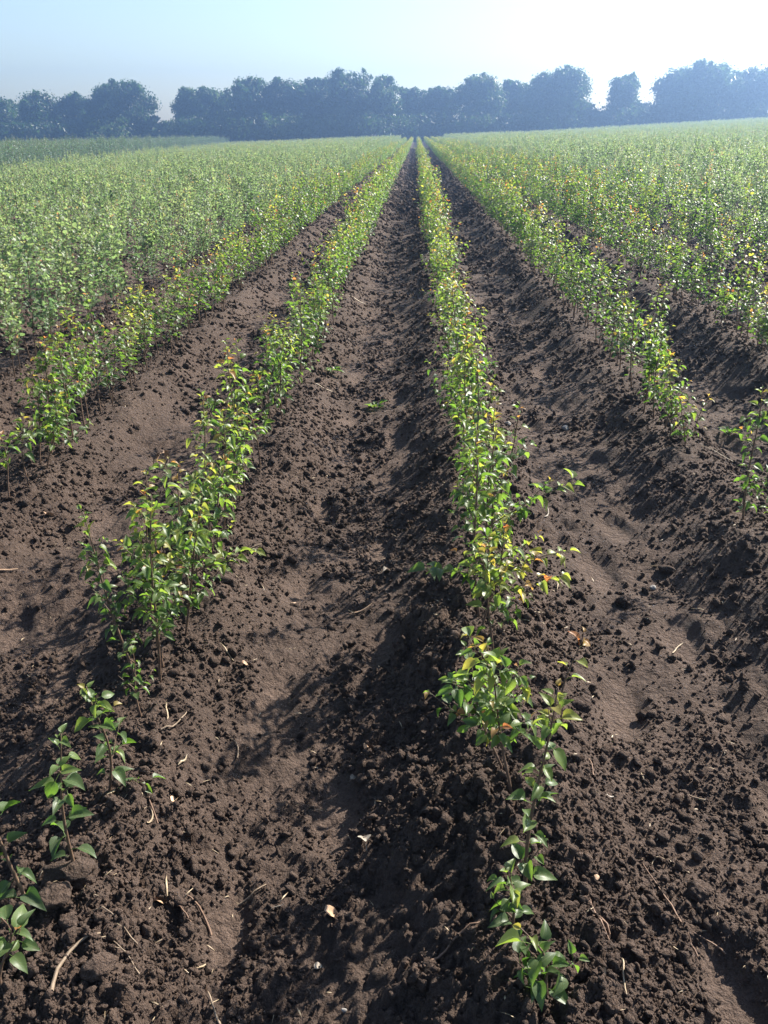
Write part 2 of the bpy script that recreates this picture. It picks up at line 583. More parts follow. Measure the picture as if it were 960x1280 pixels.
def side_branch(r, P, L, start_t, az, length, rise, leaf, tintlo, tinthi, spacing=.02):
    """one long limb added to a grown sapling"""
    pts = P[0][0]
    i = min(int(start_t * (len(pts) - 2)) + 1, len(pts) - 2)
    p = pts[i]
    d = np.array([math.cos(az), math.sin(az), rise]); d /= np.linalg.norm(d)
    sp = [p]
    for q in range(6):
        d = d + np.array([r.gauss(0, .06), r.gauss(0, .06), -.04]); d /= np.linalg.norm(d)
        sp.append(sp[-1] + d * length / 6)
    sp = np.array(sp)
    P.append((sp, np.linspace(.0028, .001, 7)))
    s = .15 * length
    a2 = r.uniform(0, 6)
    while s < length:
        f = s / length * 6; k = min(int(f), 5)
        q = sp[k] + (sp[k + 1] - sp[k]) * (f - k)
        a2 += 2.4
        tg = sp[k + 1] - sp[k]; tg /= np.linalg.norm(tg)
        o = np.array([math.cos(a2), math.sin(a2), r.uniform(-.6, .4)]); dd = o + tg * .8; dd /= np.linalg.norm(dd)
        L.append((q + dd * leaf * .4, frame(dd, np.array([r.gauss(0, .4), r.gauss(0, .4), 1])), leaf * r.uniform(.7, 1.1), r.uniform(tintlo, tinthi)))
        s += spacing * r.uniform(.7, 1.3)

def leaves_arrays(L, templates, grow_=1.0):
    Vs, Qs, Ts, Us, n = [], [], [], [], 0
    for i, (p, Fm, s, t) in enumerate(L):
        V, Q, UV = templates[i % len(templates)]
        Vs.append(p + (V * s * grow_) @ Fm.T)
        Qs.append(Q + n); n += len(V)
        Ts.append(np.full(len(V), t)); Us.append(UV)
    return np.concatenate(Vs), np.concatenate(Qs), np.concatenate(Ts), np.concatenate(Us)

def sapling_near(name, loc, P, L, mat, label, group, r):
    e = empty(name, loc, label, 'sapling', group)
    b = Buf(); b.tube(P[0][0], P[0][1], 6)
    b.obj('stem', M_STEM, e)
    for pts, rad in P[1:]:
        b = Buf(); b.tube(pts, rad, 4)
        b.obj('side_shoot', M_STEM, e)
    for p, Fm, s, t in L:
        ti = min(range(len(TINTS)), key=lambda i: abs(TINTS[i] - t))
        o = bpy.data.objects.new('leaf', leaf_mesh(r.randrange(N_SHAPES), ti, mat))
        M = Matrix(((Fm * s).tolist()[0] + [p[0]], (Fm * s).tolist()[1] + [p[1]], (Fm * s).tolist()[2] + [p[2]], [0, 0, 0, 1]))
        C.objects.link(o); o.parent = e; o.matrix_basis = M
    return e

def sapling_mid(name, loc, P, L, mat, label, group):
    e = empty(name, loc, label, 'sapling', group)
    b = Buf()
    for i, (pts, rad) in enumerate(P): b.tube(pts, rad, 4 if i == 0 else 3)
    b.obj('stem', M_STEM, e)
    V, Q, T, U = leaves_arrays(L, T1)
    f = mesh_obj('foliage', V, [Q], mat, e, {'tint': T, 'leafuv': U})
    f['kind'] = 'stuff'
    return e

ROWNAME = {0: 'centre row', -1: 'first left row', 1: 'first right row',
           -2: 'second left row', 2: 'second right row', -3: 'third left row',
           3: 'third right row', -4: 'fourth left row', 4: 'fourth right row'}
ORD = ('first second third fourth fifth sixth seventh eighth ninth tenth eleventh twelfth thirteenth fourteenth fifteenth sixteenth '
       'seventeenth eighteenth nineteenth twentieth').split()
GRP = 'pear saplings planted along the soil ridges'

# hand-placed front plants: row, x, y, height, lean, shoots, shoot_len, bare, leaf, spacing, tip, bias, label
FRONT = [
 (0, .266, 1.065, .15, (-.06, .03), 4, .08, .05, .041, .015, .3, .0, 'tiny dark sapling lowest in the centre row, one orange leaf at its foot'),
 (0, .212, 1.205, .19, (-.02, .0), 3, .07, .2, .043, .016, .1, -.05, 'short dark leafed sapling with a withered brown tip, second in the centre row'),
 (0, .247, 1.322, .50, (.02, .0), 4, .08, .06, .041, .018, .1, .10, 'tall single stemmed sapling with round bright leaves, third in the centre row'),
 (0, .246, 1.600, .40, (-.085, .02), 17, .16, .36, .042, .017, .4, .06, 'bushy sapling with red stalks and orange upper leaves in the centre row'),
 (0, .222, 1.690, .30, (-.10, .04), 11, .16, .3, .042, .018, .15, -.02, 'low dark spreading sapling tucked against the bushy red stalked one'),
 (0, .410, 1.900, .26, (.03, .02), 0, .05, .5, .042, .024, .9, .25, 'thin bare stemmed sapling with a red tip standing off the centre row'),
 (0, .246, 2.200, .36, (-.03, .02), 10, .12, .25, .042, .018, .3, .2, 'short yellow green sapling below the yellow shoot in the centre row'),
 (0, .238, 2.340, .38, (.05, .0), 9, .13, .35, .042, .018, .5, .18, 'sapling with a long yellow shoot reaching right from the centre row'),
 (0, .226, 2.430, .60, (-.05, .0), 14, .17, .16, .042, .018, .2, .0, 'tall full sapling with drooping leaves on its left, before the centre row thickens'),
 (0, .240, 2.610, .55, (.03, .0), 14, .17, .16, .042, .018, .25, .06, 'sapling throwing one long dark limb to the right of the centre row'),
 (-1, -.728, 1.063, .18, (.02, .0), 1, .06, .30, .044, .019, .1, .0, 'small sapling with a browned leaf in the bottom left corner'),
 (-1, -.750, 1.225, .40, (-.06, .0), 2, .08, .14, .045, .021, 0, -.12, 'dark leafed sapling leaning out over the left edge'),
 (-1, -.703, 1.331, .35, (.02, .0), 2, .07, .12, .044, .018, .0, -.06, 'upright sapling with large round leaves behind the big pale clod'),
 (-1, -.715, 1.595, .32, (.0, .0), 5, .11, .12, .040, .017, .05, .0, 'small leafed sapling with a low side shoot behind the large leafed one'),
 (-1, -.745, 1.940, .22, (-.01, .0), 4, .07, .25, .032, .018, .0, -.1, 'spindly shaded sapling at the foot of the big clump left'),
 (-1, -.735, 2.075, .60, (.05, .0), 14, .14, .24, .041, .015, .15, .02, 'dense dark sapling with a bare lower stem, heart of the left clump'),
 (-1, -.795, 2.060, .54, (-.09, .0), 12, .10, .2, .038, .018, .05, -.04, 'thin sapling leaning left out of the left clump with pale leaves'),
 (-1, -.765, 2.230, .48, (.0, .0), 11, .16, .22, .041, .018, .7, .06, 'sapling with a reddish bare tip in the middle of the left clump'),
 (-1, -.752, 2.170, .62, (.0, .03), 9, .12, .25, .041, .019, .1, .16, 'tall pale tipped sapling rising behind the left clump'),
 (-1, -.720, 2.330, .46, (.10, .0), 11, .22, .2, .041, .018, .25, .10, 'bright sapling spreading right from the left clump'),
 (-1, -.750, 2.480, .50, (.03, .0), 7, .17, .25, .041, .020, .3, .06, 'full sapling behind the bright spreading one, reddish at the top'),
 (-1, -.742, 2.620, .50, (.06, .0), 8, .18, .25, .041, .018, .2, .06, 'leafy sapling just behind the left clump'),
 (-1, -.730, 2.780, .44, (.10, .0), 9, .17, .22, .041, .019, .4, .1, 'sapling with reddish leaves bending right, behind the left clump'),
 (-1, -.762, 2.945, .62, (.0, .0), 9, .11, .22, .043, .020, .1, .16, 'tall lone leader with few bright leaves left of the thick row'),
 (-1, -.735, 3.060, .48, (.03, .0), 8, .15, .2, .041, .019, .3, .08, 'sapling between the tall lone leader and the thick row'),
 (1, 1.337, 4.041, .24, (-.05, .0), 7, .11, .2, .045, .018, .8, .05, 'low sapling with orange leaves that ends the first row right of centre'),
 (1, 1.310, 4.200, .40, (-.05, .0), 12, .14, .22, .045, .018, .2, .05, 'second sapling from the end of the first row right of centre'),
 (1, 1.330, 4.360, .42, (-.02, .0), 13, .14, .22, .045, .018, .3, .05, 'third sapling from the end of the first row right of centre'),
 (1, 1.480, 4.350, .22, (.04, .0), 2, .08, .4, .04, .022, .1, .1, 'small sapling with sparse leaves standing off the first row right of centre'),
 (1, 1.333, 3.183, .56, (-.03, .0), 13, .10, .10, .040, .019, .7, .02, 'lone sapling with a red and orange tip near the right edge'),
 (1, 1.385, 3.050, .26, (.0, .0), 6, .10, .1, .042, .019, .3, .1, 'short sapling cut by the right edge beside the lone red tipped one'),
 (-2, -1.792, 3.484, .32, (.0, .0), 4, .08, .5, .046, .022, .1, .0, 'bare legged sapling at the left edge, first of the second row left'),
 (-2, -1.800, 3.680, .34, (.02, .0), 6, .10, .4, .046, .020, .1, .05, 'bare legged sapling behind the first one at the left edge'),
 (-2, -1.827, 4.034, .60, (.07, .0), 14, .14, .26, .048, .019, .5, .05, 'tall sapling with orange crumpled top leaves by the left edge'),
 (-2, -1.770, 3.850, .38, (.11, .0), 12, .15, .3, .046, .019, .1, .05, 'sapling bending right with large leaves near the left edge'),
 (-2, -1.840, 3.950, .50, (.02, .0), 10, .14, .3, .046, .019, .2, .03, 'thick leafed sapling in front of the tall orange topped one at left'),
]
# where the regular planting of each row begins, leaving the hand-placed ends alone
START = {0: 2.74, -1: 3.16, 1: 4.52, -2: 4.12}

rr = random.Random(11)
spots = []        # (k, x, y)
for k in range(-40, 40):
    y = START.get(k, 1.2 + rr.uniform(0, .2))
    x0 = row_x(k)
    while y < 46:
        spots.append((k, x0 + rr.gauss(0, .028), y))
        gap = .14 if abs(k) <= 2 else .16
        y += gap * rr.uniform(.6, 1.5)
        if rr.random() < .07: y += rr.uniform(.1, .35)
def block_edge(y): return -17.5 - .115 * (y - 40) if y > 34 else -1e6
def in_view(x, y, m=0.0): return y > 0.9 and (-.53 * y - .25 - m) < x < (.435 * y + .15 + m)
seen = sorted([s for s in spots if in_view(s[1], s[2])], key=lambda s: math.hypot(s[1], s[2]))
N_IND = 300 - len(FRONT)
ind = seen[:N_IND]
ind_set = set(ind)
rest = [s for s in spots if s not in ind_set and in_view(s[1], s[2], 5.0) and s[1] > block_edge(s[2])]

ids = 0
for (k, x, y, h, lean, sh, sl, bare, lf, spc, tip, bias, label) in FRONT:
    r = random.Random(1000 + ids); ids += 1
    P, L = grow(r, h, lean, sh, sl, bare, lf, spc, tip, bias)
    if 'yellow shoot' in label: side_branch(r, P, L, .62, .05, .22, .55, .04, .62, .9, .013)
    if 'dark limb' in label: side_branch(r, P, L, .45, .0, .34, .75, .045, .35, .72, .017)
    if 'drooping leaves' in label: side_branch(r, P, L, .3, 3.3, .17, .35, .055, .3, .5, .02)
    if 'spreading right' in label: side_branch(r, P, L, .5, .1, .22, .5, .042, .5, .75, .016)
    if 'low side shoot' in label: side_branch(r, P, L, .1, .1, .11, .5, .034, .25, .45, .016)
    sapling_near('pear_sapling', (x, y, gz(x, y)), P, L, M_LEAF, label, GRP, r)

count = {}
per_row = {}
for (k, x, y) in sorted(ind, key=lambda s: (s[0], s[2])):
    r = random.Random(5000 + ids); ids += 1
    per_row[k] = per_row.get(k, 0) + 1
    nth = per_row[k]
    dense = min(max((y - 2.6) / 3.0, 0), 1)
    h = r.uniform(.42, .70) if abs(k) <= 2 else r.uniform(.66, 1.0)
    if r.random() < .15: h *= r.uniform(.5, .8)
    tip = r.choice((0, .05, .1, .3, .8)) if abs(k) <= 2 else r.choice((0, 0, .05, .15))
    lean = (r.gauss(0, .045), r.gauss(0, .03))
    glau = k <= -3 or k >= 4
    mat = M_GLEAF if glau else M_LEAF
    near = y < 4.9
    P, L = grow(r, h, lean, int(r.uniform(4, 10) + 5 * dense + 3 * glau), r.uniform(.09, .17) + .05 * dense + .04 * glau, r.uniform(.12, .3), .041 + .008 * glau, .019 if near else .018, tip, r.gauss(.01, .08), .6 * glau)
    hw = 'tall' if h > .6 else 'short' if h < .48 else 'middling'
    tw = 'orange' if tip >= .3 else 'fresh green'
    lw = ' right-leaning' if lean[0] > .045 else ' left-leaning' if lean[0] < -.045 else ''
    rn = ROWNAME.get(k)
    if rn and nth <= 20:
        lab = f'{hw}{lw} sapling with {tw} tip, {ORD[nth-1]} in {"unbroken " if k in (0, -1, 1, -2) else ""}{rn}'
    elif rn:
        lab = f'{hw}{lw} sapling with {tw} tip, far along the {rn}'
    elif k > 0:
        lab = f'{hw}{lw} sapling with {tw} tip in the outer rows by the right edge'
    else:
        lab = f'{hw}{lw} sapling with {tw} tip in the outer rows by the left edge'
    loc = (x, y, gz(x, y))
    if near: sapling_near('pear_sapling', loc, P, L, mat, lab, GRP, r)
    else: sapling_mid('pear_sapling', loc, P, L, mat, lab, GRP)

# ------------------------------------------------------------------ the rest of the field: instanced stuff
def scatter(name, pts, rots, scls, protos, mat_hint, label, cat=None):
    me = bpy.data.meshes.new(name)
    n = len(pts)
    me.vertices.add(n)
    me.vertices.foreach_set('co', np.asarray(pts, np.float32).ravel())
    a = me.attributes.new('spin', 'FLOAT_VECTOR', 'POINT'); a.data.foreach_set('vector', np.asarray(rots, np.float32).ravel())
    a = me.attributes.new('size', 'FLOAT_VECTOR', 'POINT'); a.data.foreach_set('vector', np.asarray(scls, np.float32).ravel())
    a = me.attributes.new('pick', 'INT', 'POINT'); a.data.foreach_set('value', rng.integers(0, len(protos), n).astype(np.int32))
    o = bpy.data.objects.new(name, me); C.objects.link(o)
    ng = bpy.data.node_groups.new(name, 'GeometryNodeTree')
    ng.interface.new_socket('Geometry', in_out='INPUT', socket_type='NodeSocketGeometry')
    ng.interface.new_socket('Geometry', in_out='OUTPUT', socket_type='NodeSocketGeometry')
    N, Lk = ng.nodes, ng.links
    gi, go = N.new('NodeGroupInput'), N.new('NodeGroupOutput')
    iop = N.new('GeometryNodeInstanceOnPoints')
    j = N.new('GeometryNodeJoinGeometry')
    for parts in protos:
        if len(parts) == 1:
            oi = N.new('GeometryNodeObjectInfo'); oi.inputs['Object'].default_value = parts[0]; oi.inputs['As Instance'].default_value = True
            Lk.new(oi.outputs['Geometry'], j.inputs[0])
        else:
            j2 = N.new('GeometryNodeJoinGeometry')
            for p in parts:
                oi = N.new('GeometryNodeObjectInfo'); oi.inputs['Object'].default_value = p; oi.inputs['As Instance'].default_value = False
                Lk.new(oi.outputs['Geometry'], j2.inputs[0])
            gt = N.new('GeometryNodeGeometryToInstance')
            Lk.new(j2.outputs[0], gt.inputs[0]); Lk.new(gt.outputs[0], j.inputs[0])
    Lk.new(gi.outputs[0], iop.inputs['Points'])
    Lk.new(j.outputs[0], iop.inputs['Instance'])
    iop.inputs['Pick Instance'].default_value = True
    for attr, sock, ty in (('pick', 'Instance Index', 'INT'), ('spin', 'Rotation', 'FLOAT_VECTOR'), ('size', 'Scale', 'FLOAT_VECTOR')):
        na = N.new('GeometryNodeInputNamedAttribute'); na.data_type = ty; na.inputs['Name'].default_value = attr
        Lk.new(na.outputs[0], iop.inputs[sock])
    Lk.new(iop.outputs[0], go.inputs[0])
    md = o.modifiers.new('scatter', 'NODES'); md.node_group = ng
    tag(o, label, cat, None, 'stuff')
    return o

def proto_mesh(name, Ls, Ps, templates, mat, g_=1.0):
    """an unlinked mesh object to be instanced"""
    V, Q, T, U = leaves_arrays(Ls, templates, g_)
    o1 = bpy.data.objects.new(name, make_mesh(name, V, [Q], mat, {'tint': T, 'leafuv': U}))
    b = Buf()
    for pts, rad in Ps: b.tube(pts, rad, 3)
    o2 = bpy.data.objects.new(name + '_stem', b.mesh(name + '_stem', M_STEM))
    return [o1, o2]

def single_proto(seed, mat, h=(.52, .76), tips=(.0, .1, .3, .6), bias=.03, shoots=15, sl=.19, upright=0):
    r = random.Random(seed)
    P, L = grow(r, r.uniform(*h), (r.gauss(0, .04), r.gauss(0, .03)), shoots, sl, .14, .047, .019, r.choice(tips), bias + r.gauss(0, .06), upright)
    return proto_mesh('sapling_pattern', L, P, T1, mat)

def segment_proto(seed, mat, n=6, h=(.58, .78), tips=(.0, .1, .3), bias=.03, tmpl=T0, sl=.2, leaf=.054, spacing=.022, shoots=13, upright=0):
    r = random.Random(seed)
    LL, PP = [], []
    for i in range(n):
        P, L = grow(r, r.uniform(*h), (r.gauss(0, .05), r.gauss(0, .03)), shoots, sl, .12, leaf, spacing, r.choice(tips), bias + r.gauss(0, .08), upright)
        o = np.array([r.gauss(0, .03), (i + .5) / n - .5 + r.gauss(0, .02), 0])
        LL += [(p + o, f, s, t) for p, f, s, t in L]
        PP.append((P[0][0] + o, P[0][1]))
    return proto_mesh('row_pattern', LL, PP, tmpl, mat, 1.08)

def spread(points, tilt=.06, smin=.72, smax=1.2):
    n = len(points)
    rots = np.stack([rng.normal(0, tilt, n), rng.normal(0, tilt, n), rng.uniform(0, 6.28, n)], 1)
    s = rng.uniform(smin, smax, n)
    return rots, np.stack([s, s, s * rng.uniform(.9, 1.1, n)], 1)

pa = [single_proto(100 + i, M_LEAF) for i in range(8)]
pb = [single_proto(200 + i, M_GLEAF, (.68, 1.05), (0, 0, .04), .06, 14, .24, .7) for i in range(8)]
for nm, cond, protos, lab in (
    ('sapling_rows_beyond', lambda k: -3 < k < 4, pa, 'yellow green pear saplings of the middle rows beyond the nearest ones'),
    ('grey_sapling_rows_beyond', lambda k: not -3 < k < 4, pb, 'grey green saplings of the outer rows beyond the nearest ones')):
    s = [q for q in rest if cond(q[0])]
    xy = np.array([(q[1], q[2]) for q in s])
    z = terrain(xy[:, 0], xy[:, 1])
    pts = np.column_stack([xy, z])
    rots, sc = spread(pts)
    scatter(nm, pts, rots, sc, protos, None, lab)

sa = [segment_proto(300 + i, M_LEAF) for i in range(8)]
sb = [segment_proto(400 + i, M_GLEAF, 6, (.68, 1.12), (0, .02), .08, upright=.7) for i in range(9)]
sdk = [segment_proto(500 + i, M_DLEAF, 5, (1.45, 2.0), (0,), .1, T0, .3, .085, .045, 12) for i in range(5)]
fa, fb, fd = [], [], []
for k in ROW_K:
    x = row_x(k)
    y = 40.0 if False else 46.0
    while y < 160:
        if max(-.56 * y - 6, block_edge(y)) < x < .47 * y + 8:
            (fa if -3 < k < 4 else fb).append((x, y))
        y += .98
for x in np.arange(-110, -17, 1.15):
    y = 35.0
    while y < 158:
        if -.58 * y - 8 < x < block_edge(y) - .6: fd.append((x + rng.normal(0, .06), y))
        y += 1.02
for nm, pl, protos, lab in (
    ('distant_sapling_rows', fa, sa, 'middle rows of pear saplings narrowing to the gap under the trees'),
    ('distant_grey_sapling_rows', fb, sb, 'wide mass of grey green sapling rows covering the far field'),
    ('older_sapling_block', fd, sdk, 'taller darker block of nursery plants along the far left side')):
    xy = np.array(pl)
    z = base_z(xy[:, 0], xy[:, 1]) + ridge(xy[:, 0], xy[:, 1])[0] - .01
    n = len(xy)
    rots = np.stack([np.zeros(n), np.zeros(n), rng.integers(0, 2, n) * math.pi + rng.normal(0, .05, n)], 1)
    s = rng.uniform(.8, 1.15, n)
    sc = np.stack([rng.uniform(.9, 1.25, n), np.full(n, 1.05), s], 1)
    scatter(nm, np.column_stack([xy, z]), rots, sc, protos, None, lab)
print('instances', len(rest), len(fa), len(fb), len(fd))

# ------------------------------------------------------------------ clods and soil crumbs
def ico(sub):
    import bmesh
    bm = bmesh.new(); bmesh.ops.create_icosphere(bm, subdivisions=sub, radius=1)
    v = np.array([x.co[:] for x in bm.verts]); bm.verts.index_update()
    f = np.array([[x.index for x in p.verts] for p in bm.faces]); bm.free()
    return v, f

def lump_mesh(seed, sub, flat=.7, rough=.35, mat=None):
    v, f = ico(sub)
    r = np.random.default_rng(seed)
    d = np.ones(len(v))
    for i in range(5):
        q = r.normal(size=3); q /= np.linalg.norm(q)
        d -= .22 * np.maximum(v @ q - r.uniform(.45, .8), 0) / .5
    for sc, am in ((1.7, .5), (3.6, .3), (8, .16), (17, .09)):
        o = r.uniform(0, 50, 3)
        d += rough * am * (vnoise(v[:, 0] * sc + o[0], v[:, 1] * sc + v[:, 2] * sc * .7 + o[1], seed) + vnoise(v[:, 2] * sc + o[2], v[:, 0] * sc - v[:, 1] * sc * .6 + o[0], seed + 3))
    v = v * d[:, None] * np.array([1, .8 + .3 * r.random(), flat])
    return make_mesh('soil_clod', v, [f], mat or M_SOIL, {'dry': np.full(len(v), .25 * r.random())}, smooth=True)

crumb = [[bpy.data.objects.new('crumb_pattern', lump_mesh(50 + i, 2, .7, 1.25))] for i in range(7)]
n = 210000
yy = 0.75 * (26.0 / 0.75) ** (rng.random(n) ** 1.25)
xx = (rng.random(n) - .5) * 2 * (yy * .62 + .35)
size = .0018 * (1 + .42 * yy) * (rng.random(n) ** -.36)
size = np.minimum(size, np.minimum(.013 + .002 * yy, .05))
clump = vnoise(xx * 2.3, yy * 2.3, 77) + .5 * vnoise(xx * 7, yy * 7, 78)
keep = (clump + rng.normal(0, .22, n) > -.30 + .26 * (ridge(xx, yy)[1] < .35)) & (foot_mask(xx, yy) < rng.random(n) * .9 + .1)
xx, yy, size = xx[keep], yy[keep], size[keep]
far_y = 18 * (95 / 18) ** rng.random(26000); far_x = rng.uniform(-6.5, 7.5, 26000)
xx, yy = np.concatenate([xx, far_x]), np.concatenate([yy, far_y])
size = np.concatenate([size, np.minimum(.022 * rng.random(26000) ** -.3 * (far_y / 18) ** .4, .09)])
zc = terrain(xx, yy) + size * .25
m = len(xx)
scatter('soil_crumbs', np.column_stack([xx, yy, zc]), rng.uniform(0, 6.28, (m, 3)), np.stack([size, size, size * .9], 1), crumb, None,
        'loose crumbs of dark soil lying over the ridges and furrows')

CLODS = [
 (-.707, 1.318, .060, 'biggest soil clod, pale and flat topped, below the large leafed sapling'),
 (-.711, 1.250, .036, 'middle sized clod just in front of the biggest clod'),
 (-.672, 1.213, .026, 'small round clod in front of the biggest clod, nearest the root'),
 (-.584, 1.126, .032, 'rounded clod half buried at the bottom left'),
 (-.651, 2.655, .045, 'dark clod beside the left clump of saplings'),
 (-.765, 1.300, .026, 'clod between the leaning sapling and the biggest clod'),
 (.773, 2.740, .040, 'tan flat clod in the furrow right of the centre row'),
 (.499, 2.065, .034, 'dark clod just behind the thin red tipped sapling'),
 (.653, 1.422, .030, 'rounded clod low down in the furrow on the right'),
 (.997, 3.000, .036, 'clod beside the pale root on the slope at the right'),
 (.340, 1.300, .022, 'small clod right of the withered tipped sapling'),
]
for i, (x, y, s, lab) in enumerate(CLODS):
    o = bpy.data.objects.new('soil_clod', lump_mesh(900 + i, 4, .62, .55))
    o.location = (x, y, gz(x, y) + s * .18); o.scale = (s, s * .85, s); o.rotation_euler = (0, 0, i * 1.3)
    link(o); tag(o, lab, 'clod', 'larger soil clods')

# ------------------------------------------------------------------ debris
def ground_path(x, y, ang, length, bend=.5, lift=.006, n=7, seed=0):
    r = random.Random(seed)
    a = ang; p = [x - math.cos(ang) * length / 2, y - math.sin(ang) * length / 2]
    out = []
    for i in range(n):
        out.append((p[0], p[1]))
        a += bend * (.8 + .5 * r.random()) / n + r.gauss(0, .10)
        p = [p[0] + math.cos(a) * length / n, p[1] + math.sin(a) * length / n]
    q = np.array(out)
    z = terrain(q[:, 0], q[:, 1])
    z = np.maximum(z, np.convolve(np.pad(z, 1, 'edge'), [.33, .34, .33], 'valid')) + lift
    c = np.array([x, y, gz(x, y)])
    return np.column_stack([q, z]) - c, c

def put(name, cat, lab, mesh, loc, group=None):
    o = bpy.data.objects.new(name, mesh); o.location = loc
    link(o); return tag(o, lab, cat, group)

def straw(x, y, ang, ln, lab, bend=.6, wide=.004, mat=None, seed=0):
    p, c = ground_path(x, y, ang, ln, bend, .007, 7, seed)
    b = Buf(); w = .6 * wide * np.array([.4, .9, 1, 1, .95, .7, .2])
    side = np.array([-math.sin(ang), math.cos(ang), .3])
    up = np.array([0, 0, 1.0])
    v, q = [], []
    for i in range(7):
        v += [p[i] - side * w[i], p[i] + up * .0012 + side * 0, p[i] + side * w[i], p[i] - up * .0012]
    for i in range(6):
        for k in range(4): q.append((i * 4 + k, i * 4 + (k + 1) % 4, i * 4 + 4 + (k + 1) % 4, i * 4 + 4 + k))
    b.add(v, q)
    return put('dry_straw', 'straw', lab, b.mesh('dry_straw', mat or M_STRAW), c, 'bits of straw on the soil')

def twig(x, y, ang, ln, lab, bend=.5, rad=.0028, mat=None, seed=0, name='twig', fork=False):
    p, c = ground_path(x, y, ang, ln, bend, rad + .003, 8, seed)
    b = Buf(); b.tube(p, np.linspace(rad, rad * .45, 8), 5)
    if fork:
        d = np.array([math.cos(ang + .8), math.sin(ang + .8), .25]) * ln * .3
        b.tube(np.array([p[4], p[4] + d * .5 + [0, 0, .004], p[4] + d]), np.linspace(rad * .6, rad * .3, 3), 4)
    return put(name, 'twig' if name == 'twig' else 'root', lab, b.mesh(name, mat or M_TWIG), c, 'twigs and roots on the soil')

def dryleaf(x, y, ang, s, lab, mat=None, seed=0, curl=.8):
    V, Q, UV = leaf_template(2, .3, .9, curl, .3, .08, seed + 20)
    V = V.copy(); V[:, 0] -= .5; V[:, 2] += .15 + .12 * np.sin(V[:, 0] * 7 + seed)
    ca, sa_ = math.cos(ang), math.sin(ang)
    V = (V * s) @ np.array([[ca, sa_, 0], [-sa_, ca, 0], [0, 0, 1]])
    me = make_mesh('dry_leaf', V, [Q], mat or M_DRY)
    return put('dry_leaf', 'dry leaf', lab, me, (x, y, gz(x, y) + s * .12), 'fallen dry leaves')

def pebble(x, y, s, lab, seed=0, mat=None, name='pebble', cat='pebble'):
    o = put(name, cat, lab, lump_mesh(700 + seed, 3, .7, .35, mat or M_STONE), (x, y, gz(x, y) + s * .35))
    o.scale = (s, s, s); return o

straw(-.591, 1.535, 1.1, .055, 'curled pale straw blade leaning on a thin dark stem', 1.2, .0055, seed=1)
twig(-.612, 1.575, 2.1, .10, 'thin dark dry stem crossing the curled pale straw', .2, .0025, seed=2)
straw(-.711, 1.599, 1.2, .045, 'short pale straw right of the small leafed sapling', .1, .005, seed=3)
straw(-.580, 1.770, .9, .05, 'pale straw scrap in the furrow before the left clump', .5, .0065, seed=4)
dryleaf(-.571, 1.632, 1.5, .035, 'pinkish shrivelled leaf above the curled pale straw', seed=1)
dryleaf(-.534, 1.356, .4, .05, 'crumpled tan leaf below a pale straw in the left furrow', seed=2, curl=1.1)
straw(-.530, 1.385, 1.9, .06, 'upright pale straw touching the crumpled tan leaf', .3, .004, seed=5)
twig(-.489, 1.342, 2.4, .09, 'thin dark twig right of the crumpled tan leaf', .3, .002, seed=6)
twig(-.440, 1.374, 1.9, .09, 'reddish curved twig in the middle of the left furrow', .9, .0035, seed=7)
twig(-.348, 1.446, .35, .085, 'straight pale brown twig in the left furrow', .05, .0025, M_PTWIG, 8)
straw(-.293, 1.413, 2.6, .045, 'curled whitish sprout right of the straight pale twig', 1.8, .005, M_CHIP, 9)
straw(-.425, 1.247, 1.1, .032, 'small pale straw below the reddish curved twig', .2, .0045, seed=10)
twig(-.386, 1.132, 2.4, .09, 'pale stick crossing the bottom of the left furrow', .1, .003, M_PTWIG, 11)
twig(-.686, 1.144, 2.0, .17, 'thick curved brown root at the bottom left', -1.0, .0045, M_PTWIG, 12, 'root')
twig(-.597, 1.245, 2.7, .12, 'thin wiry root right of the clods', .6, .002, M_PTWIG, 13, 'root')
twig(-.564, 1.193, 2.5, .10, 'forked thin root below the wiry root', .4, .002, M_PTWIG, 14, 'root', True)
dryleaf(-.139, 1.827, .3, .035, 'pale flake of dry leaf in the shadowed middle furrow', M_CHIP, 3)
dryleaf(-.104, 1.582, 1.8, .055, 'large pale leaf lying in the shade left of the centre row', M_CHIP, 4, .5)
dryleaf(-.154, 1.366, .2, .05, 'pink brown shredded leaf in the shade below the pale leaf', None, 5, 1.0)
pebble(-.119, 1.149, .006, 'small pale chip at the bottom middle', 1)
dryleaf(-.178, 1.260, .7, .03, 'tiny pale dry leaf at the bottom between the shadows', M_CHIP, 6)
straw(.588, 1.549, 2.3, .06, 'crumpled pale straw in the right furrow above a long twig', 1.6, .006, seed=15)
twig(.570, 1.43, 1.7, .20, 'long curved dark twig running down from the crumpled straw', .5, .0024, seed=16)
twig(.724, 1.751, 2.5, .085, 'orange brown twig high on the right furrow floor', .1, .003, seed=17, mat=M_PTWIG)
twig(.468, 1.765, 1.6, .07, 'short reddish twig right of the tall single stemmed sapling', .3, .003, seed=18)
pebble(.413, 1.409, .009, 'pale chip with straw fibres right of the centre row', 2, M_DRY)
twig(.397, 1.299, 1.9, .09, 'upright reddish twig right of the withered tipped sapling', .2, .003, seed=19)
twig(.371, 1.272, 2.4, .13, 'long brown twig slanting below the upright reddish twig', -.3, .0026, seed=20, fork=True)
dryleaf(.356, 1.142, 1.9, .055, 'brown leaf curled on its edge at the bottom right of the centre row', None, 7, .9)
straw(.408, 1.152, 1.65, .09, 'straight straw standing out at the bottom right', .1, .0035, seed=21)
twig(.638, 1.318, 2.3, .085, 'reddish twig near the right edge of the furrow, higher of two', .1, .0025, seed=22)
twig(.603, 1.294, 1.5, .06, 'small reddish twig near the right edge, lower of two', .2, .0022, seed=23)
twig(.112, 1.221, .5, .14, 'dark stick lying in the shade left of the centre row', .1, .003, seed=24)
